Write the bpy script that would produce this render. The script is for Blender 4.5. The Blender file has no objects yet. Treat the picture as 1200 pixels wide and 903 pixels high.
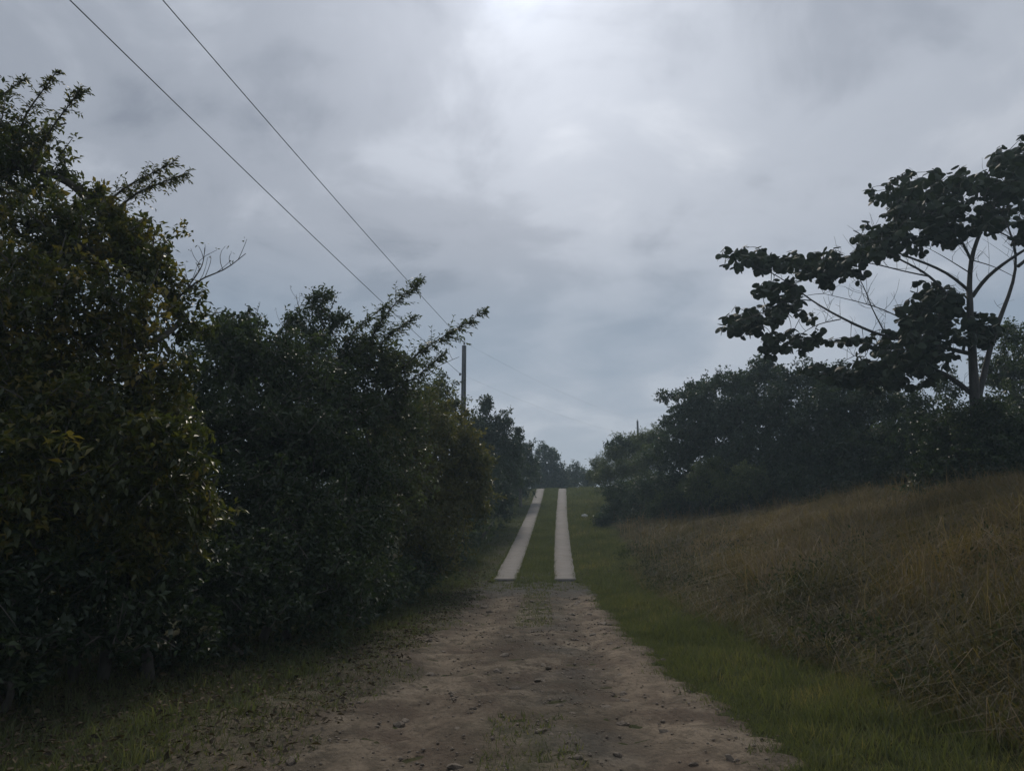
import bpy, math
import numpy as np
from mathutils import Vector

SC = bpy.context.scene
COL = SC.collection
RNG = np.random.default_rng(7)
R = math.radians

# ------------------------------------------------------------------ camera
EYE = 1.25
F = 901.0                      # focal length in photo pixels (1200 wide)
PITCH = math.atan((642 - 451.5) / F)
cam = bpy.data.objects.new('camera', bpy.data.cameras.new('camera'))
COL.objects.link(cam)
cam.location = (0, 0, EYE)
cam.rotation_euler = (math.pi / 2 + PITCH, 0, 0)
cam.data.sensor_width = 36
cam.data.lens = 36 * F / 1200
cam.data.clip_end = 5000
SC.camera = cam

# ------------------------------------------------------------------ sky and sun
SUN_EL, SUN_AZ = R(41.2), R(0.8)        # azimuth to the right of +Y (the road ahead)
sdir = Vector((math.sin(SUN_AZ) * math.cos(SUN_EL), math.cos(SUN_AZ) * math.cos(SUN_EL), math.sin(SUN_EL)))
world = bpy.data.worlds.new('World')
SC.world = world
world.use_nodes = True
wt = world.node_tree
wt.nodes.clear()


def N(tree, kind, **kw):
    n = tree.nodes.new(kind)
    for k, v in kw.items():
        if k.startswith('i_'):
            n.inputs[k[2:].replace('_', ' ')].default_value = v
        else:
            setattr(n, k, v)
    return n


def ramp(tree, fac, stops, interp='LINEAR'):
    r = tree.nodes.new('ShaderNodeValToRGB')
    r.color_ramp.interpolation = interp
    el = r.color_ramp.elements
    while len(el) < len(stops):
        el.new(0.5)
    for e, (p, c) in zip(el, stops):
        e.position = p
        e.color = (c[0], c[1], c[2], 1) if hasattr(c, '__len__') else (c, c, c, 1)
    if fac is not None:
        tree.links.new(fac, r.inputs['Fac'])
    return r.outputs['Color']


def math_n(tree, op, a, b=None, clamp=False):
    m = tree.nodes.new('ShaderNodeMath')
    m.operation = op
    m.use_clamp = clamp
    for i, v in enumerate((a, b)):
        if v is None:
            continue
        if isinstance(v, (int, float)):
            m.inputs[i].default_value = v
        else:
            tree.links.new(v, m.inputs[i])
    return m.outputs[0]


def mixc(tree, fac, a, b, mode='MIX'):
    m = tree.nodes.new('ShaderNodeMix')
    m.data_type = 'RGBA'
    m.blend_type = mode
    for sock, v in ((m.inputs['Factor'], fac), (m.inputs['A'], a), (m.inputs['B'], b)):
        if isinstance(v, (int, float)):
            sock.default_value = v
        elif isinstance(v, tuple):
            sock.default_value = (v[0], v[1], v[2], 1)
        else:
            tree.links.new(v, sock)
    return m.outputs['Result']


def build_world():
    L = wt.links.new
    sky = N(wt, 'ShaderNodeTexSky', sky_type='NISHITA', sun_disc=False, sun_elevation=SUN_EL,
            sun_rotation=SUN_AZ, altitude=200.0)
    sky.dust_density = 1.5
    bg_sky = N(wt, 'ShaderNodeBackground', i_Strength=0.05)
    L(sky.outputs[0], bg_sky.inputs['Color'])
    tc = N(wt, 'ShaderNodeTexCoord')
    sep = N(wt, 'ShaderNodeSeparateXYZ')
    L(tc.outputs['Generated'], sep.inputs[0])
    zz = math_n(wt, 'ADD', math_n(wt, 'MAXIMUM', sep.outputs['Z'], 0.0), 0.22)
    px = math_n(wt, 'DIVIDE', sep.outputs['X'], zz)
    py = math_n(wt, 'DIVIDE', sep.outputs['Y'], zz)
    cmb = N(wt, 'ShaderNodeCombineXYZ')
    L(px, cmb.inputs[0]); L(py, cmb.inputs[1])
    mp = N(wt, 'ShaderNodeMapping')
    mp.inputs['Location'].default_value = (7.7, 2.9, 2.0)
    L(cmb.outputs[0], mp.inputs['Vector'])
    n1 = N(wt, 'ShaderNodeTexNoise', i_Scale=1.15, i_Detail=7.0, i_Roughness=0.52, i_Distortion=0.35)
    L(mp.outputs[0], n1.inputs['Vector'])
    n2 = N(wt, 'ShaderNodeTexNoise', i_Scale=3.4, i_Detail=6.0, i_Roughness=0.55, i_Distortion=0.5)
    L(mp.outputs[0], n2.inputs['Vector'])
    nn = math_n(wt, 'ADD', math_n(wt, 'MULTIPLY', n1.outputs['Fac'], 0.68), math_n(wt, 'MULTIPLY', n2.outputs['Fac'], 0.32))
    # brightness of the cloud sheet from its thickness
    cloud = ramp(wt, nn, [(0.36, (0.222, 0.25, 0.302)), (0.45, (0.318, 0.348, 0.405)), (0.54, (0.425, 0.458, 0.52)), (0.64, (0.535, 0.565, 0.622))], 'EASE')
    # light of the veiled sun, scattered forward by the cloud
    dot = N(wt, 'ShaderNodeVectorMath', operation='DOT_PRODUCT')
    L(tc.outputs['Generated'], dot.inputs[0])
    dot.inputs[1].default_value = sdir
    d = math_n(wt, 'MAXIMUM', dot.outputs['Value'], 0.0)
    wide = math_n(wt, 'MULTIPLY', math_n(wt, 'POWER', d, 8.0), 0.34)
    mid = math_n(wt, 'MULTIPLY', math_n(wt, 'POWER', d, 45.0), 0.60)
    core = math_n(wt, 'MULTIPLY', math_n(wt, 'POWER', d, 700.0), 1.3)
    lobe = math_n(wt, 'ADD', math_n(wt, 'ADD', wide, mid), core)
    gain = math_n(wt, 'ADD', lobe, 1.03)
    vm = N(wt, 'ShaderNodeVectorMath', operation='SCALE')
    L(cloud, vm.inputs[0]); L(gain, vm.inputs['Scale'])
    bg_cloud = N(wt, 'ShaderNodeBackground', i_Strength=1.0)
    L(vm.outputs[0], bg_cloud.inputs['Color'])
    # thin, bluish gaps low over the horizon where the sheet ends
    low = ramp(wt, sep.outputs['Z'], [(0.05, 1.0), (0.22, 0.9), (0.41, 0.0)], 'EASE')
    gap = math_n(wt, 'MULTIPLY', low, ramp(wt, nn, [(0.46, 1.0), (0.62, 0.5)]), True)
    bg_gap = N(wt, 'ShaderNodeBackground', i_Strength=1.0)
    hz = ramp(wt, sep.outputs['Z'], [(0.0, (0.43, 0.485, 0.565)), (0.10, (0.38, 0.44, 0.525)), (0.30, (0.26, 0.335, 0.43))])
    L(hz, bg_gap.inputs['Color'])
    m1 = N(wt, 'ShaderNodeMixShader')
    L(gap, m1.inputs[0]); L(bg_cloud.outputs[0], m1.inputs[1]); L(bg_gap.outputs[0], m1.inputs[2])
    m2 = N(wt, 'ShaderNodeMixShader', )
    m2.inputs[0].default_value = 0.12
    L(m1.outputs[0], m2.inputs[1]); L(bg_sky.outputs[0], m2.inputs[2])
    out = N(wt, 'ShaderNodeOutputWorld')
    L(m2.outputs[0], out.inputs['Surface'])


build_world()
sun = bpy.data.objects.new('sun', bpy.data.lights.new('sun', 'SUN'))
COL.objects.link(sun)
sun.data.energy = 1.5
sun.data.angle = R(12)
sun.data.color = (1.0, 0.90, 0.76)
sun.rotation_euler = (-sdir).to_track_quat('-Z', 'Y').to_euler()
sun.location = sdir * 200
SC.view_settings.view_transform = 'Standard'
SC.view_settings.look = 'None'
SC.view_settings.exposure = 0.0
SC.view_settings.gamma = 1.0
SC.view_settings.use_curve_mapping = False

# ------------------------------------------------------------------ terrain functions
_py = np.array([-400, 14, 19, 22.9, 29, 36.4, 46.7, 55, 62.6, 66, 75, 100, 200, 900.])
_pz = np.array([0, 0.0, 0.1, 0.29, 0.90, 1.82, 3.2, 4.55, 5.92, 6.15, 6.0, 5.0, 4.0, 4.0])
_yy = np.arange(-400, 900, 0.25)
_zz = np.interp(_yy, _py, _pz)
_k = np.exp(-np.linspace(-2, 2, 17) ** 2); _k /= _k.sum()
_zz = np.convolve(np.pad(_zz, 8, 'edge'), _k, 'valid')


def prof(y):
    return np.interp(y, _yy, _zz)


def cx(y):
    return np.interp(y, [-30, 4, 12, 22.9, 29, 36.4, 46.7, 62.6, 80, 120, 900],
                     [-0.3, 0.0, 0.2, 0.66, 1.0, 1.45, 2.1, 3.2, 5.5, 14, 14])


def sstep(x, a, b):
    t = np.clip((x - a) / (b - a), 0, 1)
    return t * t * (3 - 2 * t)


def wob(x, y, s=1.0, seed=0.0):
    x = x / s + seed * 3.7; y = y / s - seed * 1.9
    return (np.sin(1.7 * x + 2.3 * np.sin(0.9 * y + 1.0)) * 0.5 + np.sin(2.9 * y + 1.7 * np.sin(1.3 * x)) * 0.3
            + np.sin(5.1 * x - 4.3 * y + 2.0 * np.sin(2.1 * y)) * 0.2)


def T(x, y):
    x = np.asarray(x, float); y = np.asarray(y, float)
    dx = x - cx(y)
    z = prof(y)
    far = 1 - 0.45 * sstep(y, 20, 42)
    s = dx - (2.7 + 0.02 * np.clip(y, 0, 60))
    bank = 0.33 * np.clip(np.sqrt(s * s + 0.5) * 0.5 + s * 0.5 - 0.12, 0, None)
    bank = np.where(bank > 2.7, 2.7 + (bank - 2.7) * 0.35, bank)
    bank = 5.5 * (1 - np.exp(-bank / 5.5)) * 1.12
    z = z + bank * far
    off = sstep(np.abs(dx), 2.0, 4.5)
    z = z + off * (0.10 * wob(x, y, 2.6) + 0.05 * wob(x, y, 0.9, 2.0))
    z = z + 0.012 * wob(x, y, 0.7, 5.0) * sstep(np.abs(dx), 0.2, 1.6)
    # wheel ruts in the dirt
    dirt = 1 - sstep(y, 19, 23)
    z = z - dirt * 0.055 * (np.exp(-((dx - 0.82) / 0.28) ** 2) + np.exp(-((dx + 0.82) / 0.28) ** 2))
    z = z - 0.9 * sstep(-dx, 9, 40)
    return z


def W(u, v, Y):
    """world point at forward distance Y seen at pixel (u, v) of the 1200 x 903 photograph"""
    a = (u - 600) / F; b = (451.5 - v) / F
    fw = math.cos(PITCH) - b * math.sin(PITCH)
    up = b * math.cos(PITCH) + math.sin(PITCH)
    return np.array([a / fw * Y, Y, EYE + up / fw * Y])


# ------------------------------------------------------------------ mesh helpers
def mesh_np(name, verts, tris, mat, parent=None, tint=None, smooth=False):
    verts = np.asarray(verts, np.float32).reshape(-1, 3)
    tris = np.asarray(tris, np.int32).reshape(-1, 3)
    me = bpy.data.meshes.new(name)
    me.vertices.add(len(verts))
    me.vertices.foreach_set('co', verts.ravel())
    me.loops.add(tris.size)
    me.loops.foreach_set('vertex_index', tris.ravel())
    me.polygons.add(len(tris))
    me.polygons.foreach_set('loop_start', np.arange(0, tris.size, 3, dtype=np.int32))
    me.polygons.foreach_set('loop_total', np.full(len(tris), 3, np.int32))
    if smooth:
        me.polygons.foreach_set('use_smooth', np.ones(len(tris), bool))
    me.update(calc_edges=True)
    if tint is not None:
        at = me.attributes.new('tint', 'FLOAT', 'POINT')
        at.data.foreach_set('value', np.asarray(tint, np.float32))
    me.materials.append(mat)
    o = bpy.data.objects.new(name, me)
    COL.objects.link(o)
    if parent is not None:
        o.parent = parent
        o.matrix_parent_inverse.identity()
    return o


class Geo:
    """collects triangles"""
    def __init__(self):
        self.v, self.t, self.c, self.n = [], [], [], 0

    def add(self, v, t, tint=0.5):
        v = np.asarray(v, float).reshape(-1, 3)
        self.v.append(v); self.t.append(np.asarray(t, int).reshape(-1, 3) + self.n)
        self.c.append(np.full(len(v), tint) if np.isscalar(tint) else np.asarray(tint, float))
        self.n += len(v)

    def build(self, name, mat, parent=None, org=None, smooth=False):
        if not self.v:
            return None
        v = np.concatenate(self.v)
        if org is not None:
            v = v - np.asarray(org)
        return mesh_np(name, v, np.concatenate(self.t), mat, parent, np.concatenate(self.c), smooth)


def norm(a):
    return a / np.maximum(np.linalg.norm(a, axis=-1, keepdims=True), 1e-9)


def tube(g, pts, r0, r1, sides=6, tint=0.5, wobble=0.0):
    pts = np.asarray(pts, float)
    n = len(pts)
    tan = norm(np.gradient(pts, axis=0))
    ref = np.array([0.31, 0.22, 0.93]) if abs(tan[0, 2]) < 0.9 else np.array([1.0, 0.1, 0.0])
    a = norm(np.cross(tan, ref)); b = np.cross(tan, a)
    rr = np.linspace(r0, r1, n)
    ang = np.linspace(0, 2 * np.pi, sides, endpoint=False)
    rad = rr[:, None] * (1 + wobble * RNG.normal(size=(n, sides)))
    ring = pts[:, None] + rad[..., None] * (np.cos(ang)[None, :, None] * a[:, None] + np.sin(ang)[None, :, None] * b[:, None])
    idx = np.arange(n * sides).reshape(n, sides)
    i0, i1 = idx[:-1], idx[1:]
    j0, j1 = np.roll(i0, -1, 1), np.roll(i1, -1, 1)
    tr = np.concatenate([np.stack([i0, j0, j1], -1).reshape(-1, 3), np.stack([i0, j1, i1], -1).reshape(-1, 3)])
    vs = ring.reshape(-1, 3)
    cap = np.array([[idx[-1, 0], idx[-1, k], idx[-1, k + 1]] for k in range(1, sides - 1)])
    g.add(vs, np.concatenate([tr, cap]), tint)


def curve(p0, p1, n=5, bend=0.12, lift=0.0):
    p0 = np.asarray(p0, float); p1 = np.asarray(p1, float)
    t = np.linspace(0, 1, n)[:, None]
    L = np.linalg.norm(p1 - p0)
    off = RNG.normal(size=3) * bend * L
    off[2] += lift * L
    return p0 + (p1 - p0) * t + off * (4 * t * (1 - t)) * 0.5


def smooth_path(pts, n):
    pts = np.asarray(pts, float)
    d = np.r_[0, np.cumsum(np.linalg.norm(np.diff(pts, axis=0), axis=1))]
    t = np.linspace(0, d[-1], n)
    out = np.stack([np.interp(t, d, pts[:, i]) for i in range(3)], 1)
    for _ in range(2):
        out[1:-1] = 0.25 * out[:-2] + 0.5 * out[1:-1] + 0.25 * out[2:]
    return out


def leaves(g, p, a, L, w, tint, up=0.6, fold=0.18, droop=0.15):
    """one folded blade (two triangles) for each point p along direction a"""
    n = len(p)
    if n == 0:
        return
    a = norm(a)
    nr = norm(RNG.normal(size=(n, 3)) + np.array([0, 0, up * 2.0]))
    s = norm(np.cross(a, nr)); nr = np.cross(s, a)
    sc = RNG.uniform(0.65, 1.25, (n, 1))
    L = L * sc; w = w * sc * RNG.uniform(0.8, 1.2, (n, 1))
    v = np.empty((n, 4, 3))
    v[:, 0] = p
    v[:, 1] = p + a * L * 0.45 + s * w * 0.5 + nr * w * fold
    v[:, 2] = p + a * L - nr * L * droop
    v[:, 3] = p + a * L * 0.45 - s * w * 0.5 + nr * w * fold
    b = np.arange(n)[:, None] * 4
    t = np.concatenate([b + [0, 1, 2], b + [0, 2, 3]], 1).reshape(-1, 3)
    g.add(v.reshape(-1, 3), t, np.repeat(np.clip(tint, 0, 1), 4))


def tag(o, label, cat=None, group=None, kind=None):
    o['label'] = label
    if cat: o['category'] = cat
    if group: o['group'] = group
    if kind: o['kind'] = kind
    return o


def empty(name, loc, label, cat, group=None):
    e = bpy.data.objects.new(name, None)
    COL.objects.link(e)
    e.location = loc
    e.empty_display_size = 0.3
    return tag(e, label, cat, group)


# ------------------------------------------------------------------ materials
def new_mat(name):
    m = bpy.data.materials.new(name)
    m.use_nodes = True
    m.node_tree.nodes.clear()
    return m, m.node_tree


def leaf_mat(name, stops, rough=0.45, trans=0.25, spec=0.4):
    m, t = new_mat(name)
    at = N(t, 'ShaderNodeAttribute', attribute_name='tint')
    col = ramp(t, at.outputs['Fac'], stops)
    p = N(t, 'ShaderNodeBsdfPrincipled', i_Roughness=rough)
    p.inputs['Specular IOR Level'].default_value = spec
    t.links.new(col, p.inputs['Base Color'])
    tr = N(t, 'ShaderNodeBsdfTranslucent')
    t.links.new(mixc(t, 1.0, col, (1.5, 1.6, 0.8), 'MULTIPLY'), tr.inputs['Color'])
    mx = N(t, 'ShaderNodeMixShader')
    mx.inputs[0].default_value = trans
    t.links.new(p.outputs[0], mx.inputs[1]); t.links.new(tr.outputs[0], mx.inputs[2])
    o = N(t, 'ShaderNodeOutputMaterial')
    t.links.new(mx.outputs[0], o.inputs['Surface'])
    return m


def bark_mat(name, c0, c1, scale=9.0):
    m, t = new_mat(name)
    tc = N(t, 'ShaderNodeTexCoord')
    mp = N(t, 'ShaderNodeMapping'); mp.inputs['Scale'].default_value = (1, 1, 0.25)
    t.links.new(tc.outputs['Object'], mp.inputs['Vector'])
    n = N(t, 'ShaderNodeTexNoise', i_Scale=scale, i_Detail=6.0, i_Roughness=0.65)
    t.links.new(mp.outputs[0], n.inputs['Vector'])
    p = N(t, 'ShaderNodeBsdfPrincipled', i_Roughness=0.85)
    t.links.new(ramp(t, n.outputs['Fac'], [(0.3, c0), (0.7, c1)]), p.inputs['Base Color'])
    b = N(t, 'ShaderNodeBump', i_Strength=0.6, i_Distance=0.02)
    t.links.new(n.outputs['Fac'], b.inputs['Height']); t.links.new(b.outputs[0], p.inputs['Normal'])
    o = N(t, 'ShaderNodeOutputMaterial'); t.links.new(p.outputs[0], o.inputs['Surface'])
    return m


M = {}
M['leaf_near'] = leaf_mat('leaf_near', [(0.0, (0.022, 0.030, 0.010)), (0.5, (0.050, 0.062, 0.018)), (0.8, (0.085, 0.088, 0.022)), (1.0, (0.17, 0.13, 0.035))], 0.38, 0.40, 0.5)
M['leaf_dark'] = leaf_mat('leaf_dark', [(0.0, (0.020, 0.032, 0.016)), (0.5, (0.040, 0.058, 0.026)), (1.0, (0.075, 0.095, 0.034))], 0.45, 0.34)
M['leaf_spray'] = leaf_mat('leaf_spray', [(0.0, (0.035, 0.048, 0.024)), (0.5, (0.065, 0.082, 0.038)), (1.0, (0.12, 0.135, 0.06))], 0.42, 0.34)
M['leaf_olive'] = leaf_mat('leaf_olive', [(0.0, (0.036, 0.044, 0.016)), (0.5, (0.072, 0.078, 0.026)), (1.0, (0.14, 0.125, 0.042))], 0.5, 0.38)
M['leaf_far'] = leaf_mat('leaf_far', [(0.0, (0.020, 0.033, 0.022)), (0.5, (0.036, 0.055, 0.033)), (1.0, (0.065, 0.085, 0.042))], 0.5, 0.32)
M['leaf_pale'] = leaf_mat('leaf_pale', [(0.0, (0.040, 0.055, 0.024)), (0.5, (0.075, 0.095, 0.040)), (1.0, (0.13, 0.15, 0.065))], 0.5, 0.28)
M['leaf_broad'] = leaf_mat('leaf_broad', [(0.0, (0.024, 0.034, 0.022)), (1.0, (0.046, 0.060, 0.034))], 0.6, 0.14, 0.2)
M['leaf_weed'] = leaf_mat('leaf_weed', [(0.0, (0.030, 0.038, 0.020)), (0.5, (0.055, 0.068, 0.030)), (1.0, (0.10, 0.10, 0.045))], 0.8, 0.25, 0.1)
M['litter'] = leaf_mat('litter', [(0.0, (0.030, 0.024, 0.016)), (0.5, (0.075, 0.056, 0.036)), (1.0, (0.15, 0.115, 0.07))], 0.8, 0.1, 0.15)
M['bark_dark'] = bark_mat('bark_dark', (0.03, 0.028, 0.025), (0.085, 0.078, 0.07))
M['bark'] = bark_mat('bark', (0.045, 0.038, 0.030), (0.13, 0.115, 0.095))
M['bark_pale'] = bark_mat('bark_pale', (0.07, 0.065, 0.058), (0.19, 0.175, 0.155))
M['wood_pole'] = bark_mat('wood_pole', (0.055, 0.058, 0.062), (0.13, 0.135, 0.14), 14)
M['grass'] = leaf_mat('grass', [(0.0, (0.060, 0.066, 0.034)), (0.5, (0.100, 0.112, 0.055)), (0.85, (0.150, 0.140, 0.072)), (1.0, (0.24, 0.19, 0.10))], 0.6, 0.4, 0.25)
M['dry_grass'] = leaf_mat('dry_grass', [(0.0, (0.050, 0.046, 0.030)), (0.35, (0.090, 0.078, 0.044)), (0.7, (0.148, 0.104, 0.061)), (1.0, (0.21, 0.160, 0.105))], 0.7, 0.35, 0.2)


def metal(name, c, rough):
    m, t = new_mat(name)
    tc = N(t, 'ShaderNodeTexCoord')
    n = N(t, 'ShaderNodeTexNoise', i_Scale=20.0, i_Detail=3.0)
    t.links.new(tc.outputs['Object'], n.inputs['Vector'])
    p = N(t, 'ShaderNodeBsdfPrincipled', i_Roughness=rough)
    t.links.new(ramp(t, n.outputs['Fac'], [(0.3, tuple(x * 0.7 for x in c)), (0.7, c)]), p.inputs['Base Color'])
    o = N(t, 'ShaderNodeOutputMaterial'); t.links.new(p.outputs[0], o.inputs['Surface'])
    return m


M['wire'] = metal('wire', (0.20, 0.20, 0.21), 0.5)
M['insulator'] = metal('insulator', (0.16, 0.15, 0.15), 0.35)


def ground_mat():
    m, t = new_mat('soil_and_turf')
    tc = N(t, 'ShaderNodeTexCoord')
    a = N(t, 'ShaderNodeTexNoise', i_Scale=0.35, i_Detail=5.0, i_Roughness=0.6)
    b = N(t, 'ShaderNodeTexNoise', i_Scale=6.0, i_Detail=8.0, i_Roughness=0.7)
    c = N(t, 'ShaderNodeTexNoise', i_Scale=45.0, i_Detail=4.0, i_Roughness=0.7)
    for n in (a, b, c):
        t.links.new(tc.outputs['Object'], n.inputs['Vector'])
    green = ramp(t, b.outputs['Fac'], [(0.3, (0.028, 0.034, 0.012)), (0.55, (0.050, 0.060, 0.020)), (0.75, (0.080, 0.078, 0.030))])
    brown = ramp(t, b.outputs['Fac'], [(0.3, (0.045, 0.036, 0.022)), (0.7, (0.115, 0.090, 0.055))])
    col = mixc(t, ramp(t, a.outputs['Fac'], [(0.45, 0.1), (0.65, 0.8)]), green, brown)
    p = N(t, 'ShaderNodeBsdfPrincipled', i_Roughness=0.95)
    p.inputs['Specular IOR Level'].default_value = 0.1
    t.links.new(col, p.inputs['Base Color'])
    bu = N(t, 'ShaderNodeBump', i_Strength=0.8, i_Distance=0.05)
    t.links.new(c.outputs['Fac'], bu.inputs['Height']); t.links.new(bu.outputs[0], p.inputs['Normal'])
    o = N(t, 'ShaderNodeOutputMaterial'); t.links.new(p.outputs[0], o.inputs['Surface'])
    return m


def dirt_mat():
    m, t = new_mat('stony_dirt')
    tc = N(t, 'ShaderNodeTexCoord')
    mp = N(t, 'ShaderNodeMapping'); mp.inputs['Scale'].default_value = (1.0, 0.6, 1.0)
    t.links.new(tc.outputs['Object'], mp.inputs['Vector'])
    a = N(t, 'ShaderNodeTexNoise', i_Scale=0.9, i_Detail=6.0, i_Roughness=0.62, i_Distortion=0.6)
    b = N(t, 'ShaderNodeTexNoise', i_Scale=4.5, i_Detail=8.0, i_Roughness=0.7, i_Distortion=0.3)
    c = N(t, 'ShaderNodeTexNoise', i_Scale=38.0, i_Detail=5.0, i_Roughness=0.75)
    e = N(t, 'ShaderNodeTexNoise', i_Scale=1.7, i_Detail=5.0, i_Roughness=0.6)
    e.noise_dimensions = '4D'; e.inputs['W'].default_value = 4.2
    vor = N(t, 'ShaderNodeTexVoronoi', i_Scale=26.0)
    for n in (a, b, c, e, vor):
        t.links.new(mp.outputs[0], n.inputs['Vector'])
    base = ramp(t, a.outputs['Fac'], [(0.36, (0.058, 0.044, 0.030)), (0.46, (0.115, 0.091, 0.065)), (0.54, (0.178, 0.143, 0.103)), (0.64, (0.248, 0.203, 0.150))])
    base = mixc(t, ramp(t, b.outputs['Fac'], [(0.47, 0.0), (0.56, 0.8)]), base, (0.070, 0.056, 0.039))
    ln = N(t, 'ShaderNodeAttribute', attribute_name='lane')
    base = mixc(t, math_n(t, 'MULTIPLY', ln.outputs['Fac'], ramp(t, b.outputs['Fac'], [(0.40, 0.95), (0.66, 0.25)]), True), base, (0.272, 0.212, 0.152))
    # rusty earth showing in patches
    base = mixc(t, ramp(t, e.outputs['Fac'], [(0.50, 0.0), (0.62, 0.8)]), base, (0.086, 0.060, 0.043))
    # worn-in moss and low turf between the ruts: own attribute
    at = N(t, 'ShaderNodeAttribute', attribute_name='tint')
    moss = math_n(t, 'MULTIPLY', at.outputs['Fac'], ramp(t, b.outputs['Fac'], [(0.36, 0.15), (0.58, 1.0)]), True)
    base = mixc(t, moss, base, ramp(t, e.outputs['Fac'], [(0.4, (0.070, 0.070, 0.036)), (0.6, (0.105, 0.090, 0.055))]))
    dk = N(t, 'ShaderNodeAttribute', attribute_name='damp')
    base = mixc(t, dk.outputs['Fac'], base, (0.075, 0.073, 0.068))
    base = mixc(t, ramp(t, c.outputs['Fac'], [(0.48, 0.0), (0.70, 0.55)]), base, (0.075, 0.064, 0.053))
    p = N(t, 'ShaderNodeBsdfPrincipled', i_Roughness=0.92)
    p.inputs['Specular IOR Level'].default_value = 0.15
    t.links.new(base, p.inputs['Base Color'])
    h = math_n(t, 'ADD', math_n(t, 'MULTIPLY', b.outputs['Fac'], 1.0), math_n(t, 'MULTIPLY', c.outputs['Fac'], 0.35))
    h = math_n(t, 'SUBTRACT', h, math_n(t, 'MULTIPLY', vor.outputs['Distance'], 0.25))
    bu = N(t, 'ShaderNodeBump', i_Strength=0.9, i_Distance=0.07)
    t.links.new(h, bu.inputs['Height']); t.links.new(bu.outputs[0], p.inputs['Normal'])
    o = N(t, 'ShaderNodeOutputMaterial'); t.links.new(p.outputs[0], o.inputs['Surface'])
    return m


def concrete_mat():
    m, t = new_mat('worn_concrete')
    tc = N(t, 'ShaderNodeTexCoord')
    a = N(t, 'ShaderNodeTexNoise', i_Scale=0.7, i_Detail=6.0, i_Roughness=0.6)
    b = N(t, 'ShaderNodeTexNoise', i_Scale=14.0, i_Detail=6.0, i_Roughness=0.7)
    for n in (a, b):
        t.links.new(tc.outputs['Object'], n.inputs['Vector'])
    col = ramp(t, a.outputs['Fac'], [(0.3, (0.125, 0.113, 0.105)), (0.55, (0.165, 0.15, 0.14)), (0.75, (0.145, 0.122, 0.108))])
    col = mixc(t, ramp(t, b.outputs['Fac'], [(0.45, 0.0), (0.75, 0.35)]), col, (0.095, 0.082, 0.074))
    st_ = N(t, 'ShaderNodeTexNoise', i_Scale=2.6, i_Detail=7.0, i_Roughness=0.7, i_Distortion=0.8)
    t.links.new(tc.outputs['Object'], st_.inputs['Vector'])
    col = mixc(t, ramp(t, st_.outputs['Fac'], [(0.50, 0.0), (0.66, 0.6)]), col, (0.10, 0.080, 0.058))
    p = N(t, 'ShaderNodeBsdfPrincipled', i_Roughness=0.85)
    t.links.new(col, p.inputs['Base Color'])
    bu = N(t, 'ShaderNodeBump', i_Strength=0.3, i_Distance=0.01)
    t.links.new(b.outputs['Fac'], bu.inputs['Height']); t.links.new(bu.outputs[0], p.inputs['Normal'])
    o = N(t, 'ShaderNodeOutputMaterial'); t.links.new(p.outputs[0], o.inputs['Surface'])
    return m


M['ground'] = ground_mat()
M['dirt'] = dirt_mat()
M['concrete'] = concrete_mat()
M['stone'] = bark_mat('stone_grey', (0.10, 0.078, 0.058), (0.22, 0.175, 0.13), 16)
M['white_stone'] = bark_mat('stone_white', (0.5, 0.5, 0.48), (0.75, 0.74, 0.71), 16)


# ------------------------------------------------------------------ ground sheet
def axis(parts):
    out = [np.arange(a, b, s) for a, b, s in parts]
    return np.unique(np.concatenate(out + [np.array([parts[-1][1]])]))


def grid_mesh(name, X, Y, Z, mat, tint=None):
    ny, nx = X.shape
    idx = np.arange(nx * ny).reshape(ny, nx)
    a, b, c, d = idx[:-1, :-1], idx[:-1, 1:], idx[1:, 1:], idx[1:, :-1]
    tr = np.concatenate([np.stack([a, b, c], -1).reshape(-1, 3), np.stack([a, c, d], -1).reshape(-1, 3)])
    return mesh_np(name, np.stack([X, Y, Z], -1), tr, mat, None, None if tint is None else tint.ravel(), True)


gx = axis([(-1500, -100, 100), (-100, -20, 5), (-20, -6, 0.7), (-6, 8, 0.2), (8, 24, 0.5), (24, 100, 5), (100, 1500, 100)])
gy = axis([(-500, -40, 40), (-40, -6, 2), (-6, 30, 0.25), (30, 75, 0.5), (75, 140, 5), (140, 2500, 120)])
GX, GY = np.meshgrid(gx, gy)
tag(grid_mesh('ground', GX, GY, T(GX, GY), M['ground']), 'earth and turf rising to a crest ahead', 'ground', kind='structure')

# dirt track: a thin ragged sheet over the ground, ends under the concrete strips
def dirt_edges(y):
    l = -2.35 + 0.16 * wob(y, y * 0.3, 1.1, 1) + 0.10 * wob(y, y, 0.35, 4)
    r = 1.60 + 0.16 * (1 - sstep(y, 4, 9)) + 0.10 * wob(y, y * 0.4, 1.3, 2) + 0.06 * wob(y, y, 0.3, 6) + 0.04 * wob(y, y * 0.7, 0.09, 3)
    sh = sstep(y, 20.5, 25.0)
    return l * (1 - 0.55 * sh), r * (1 - 0.4 * sh)


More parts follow.
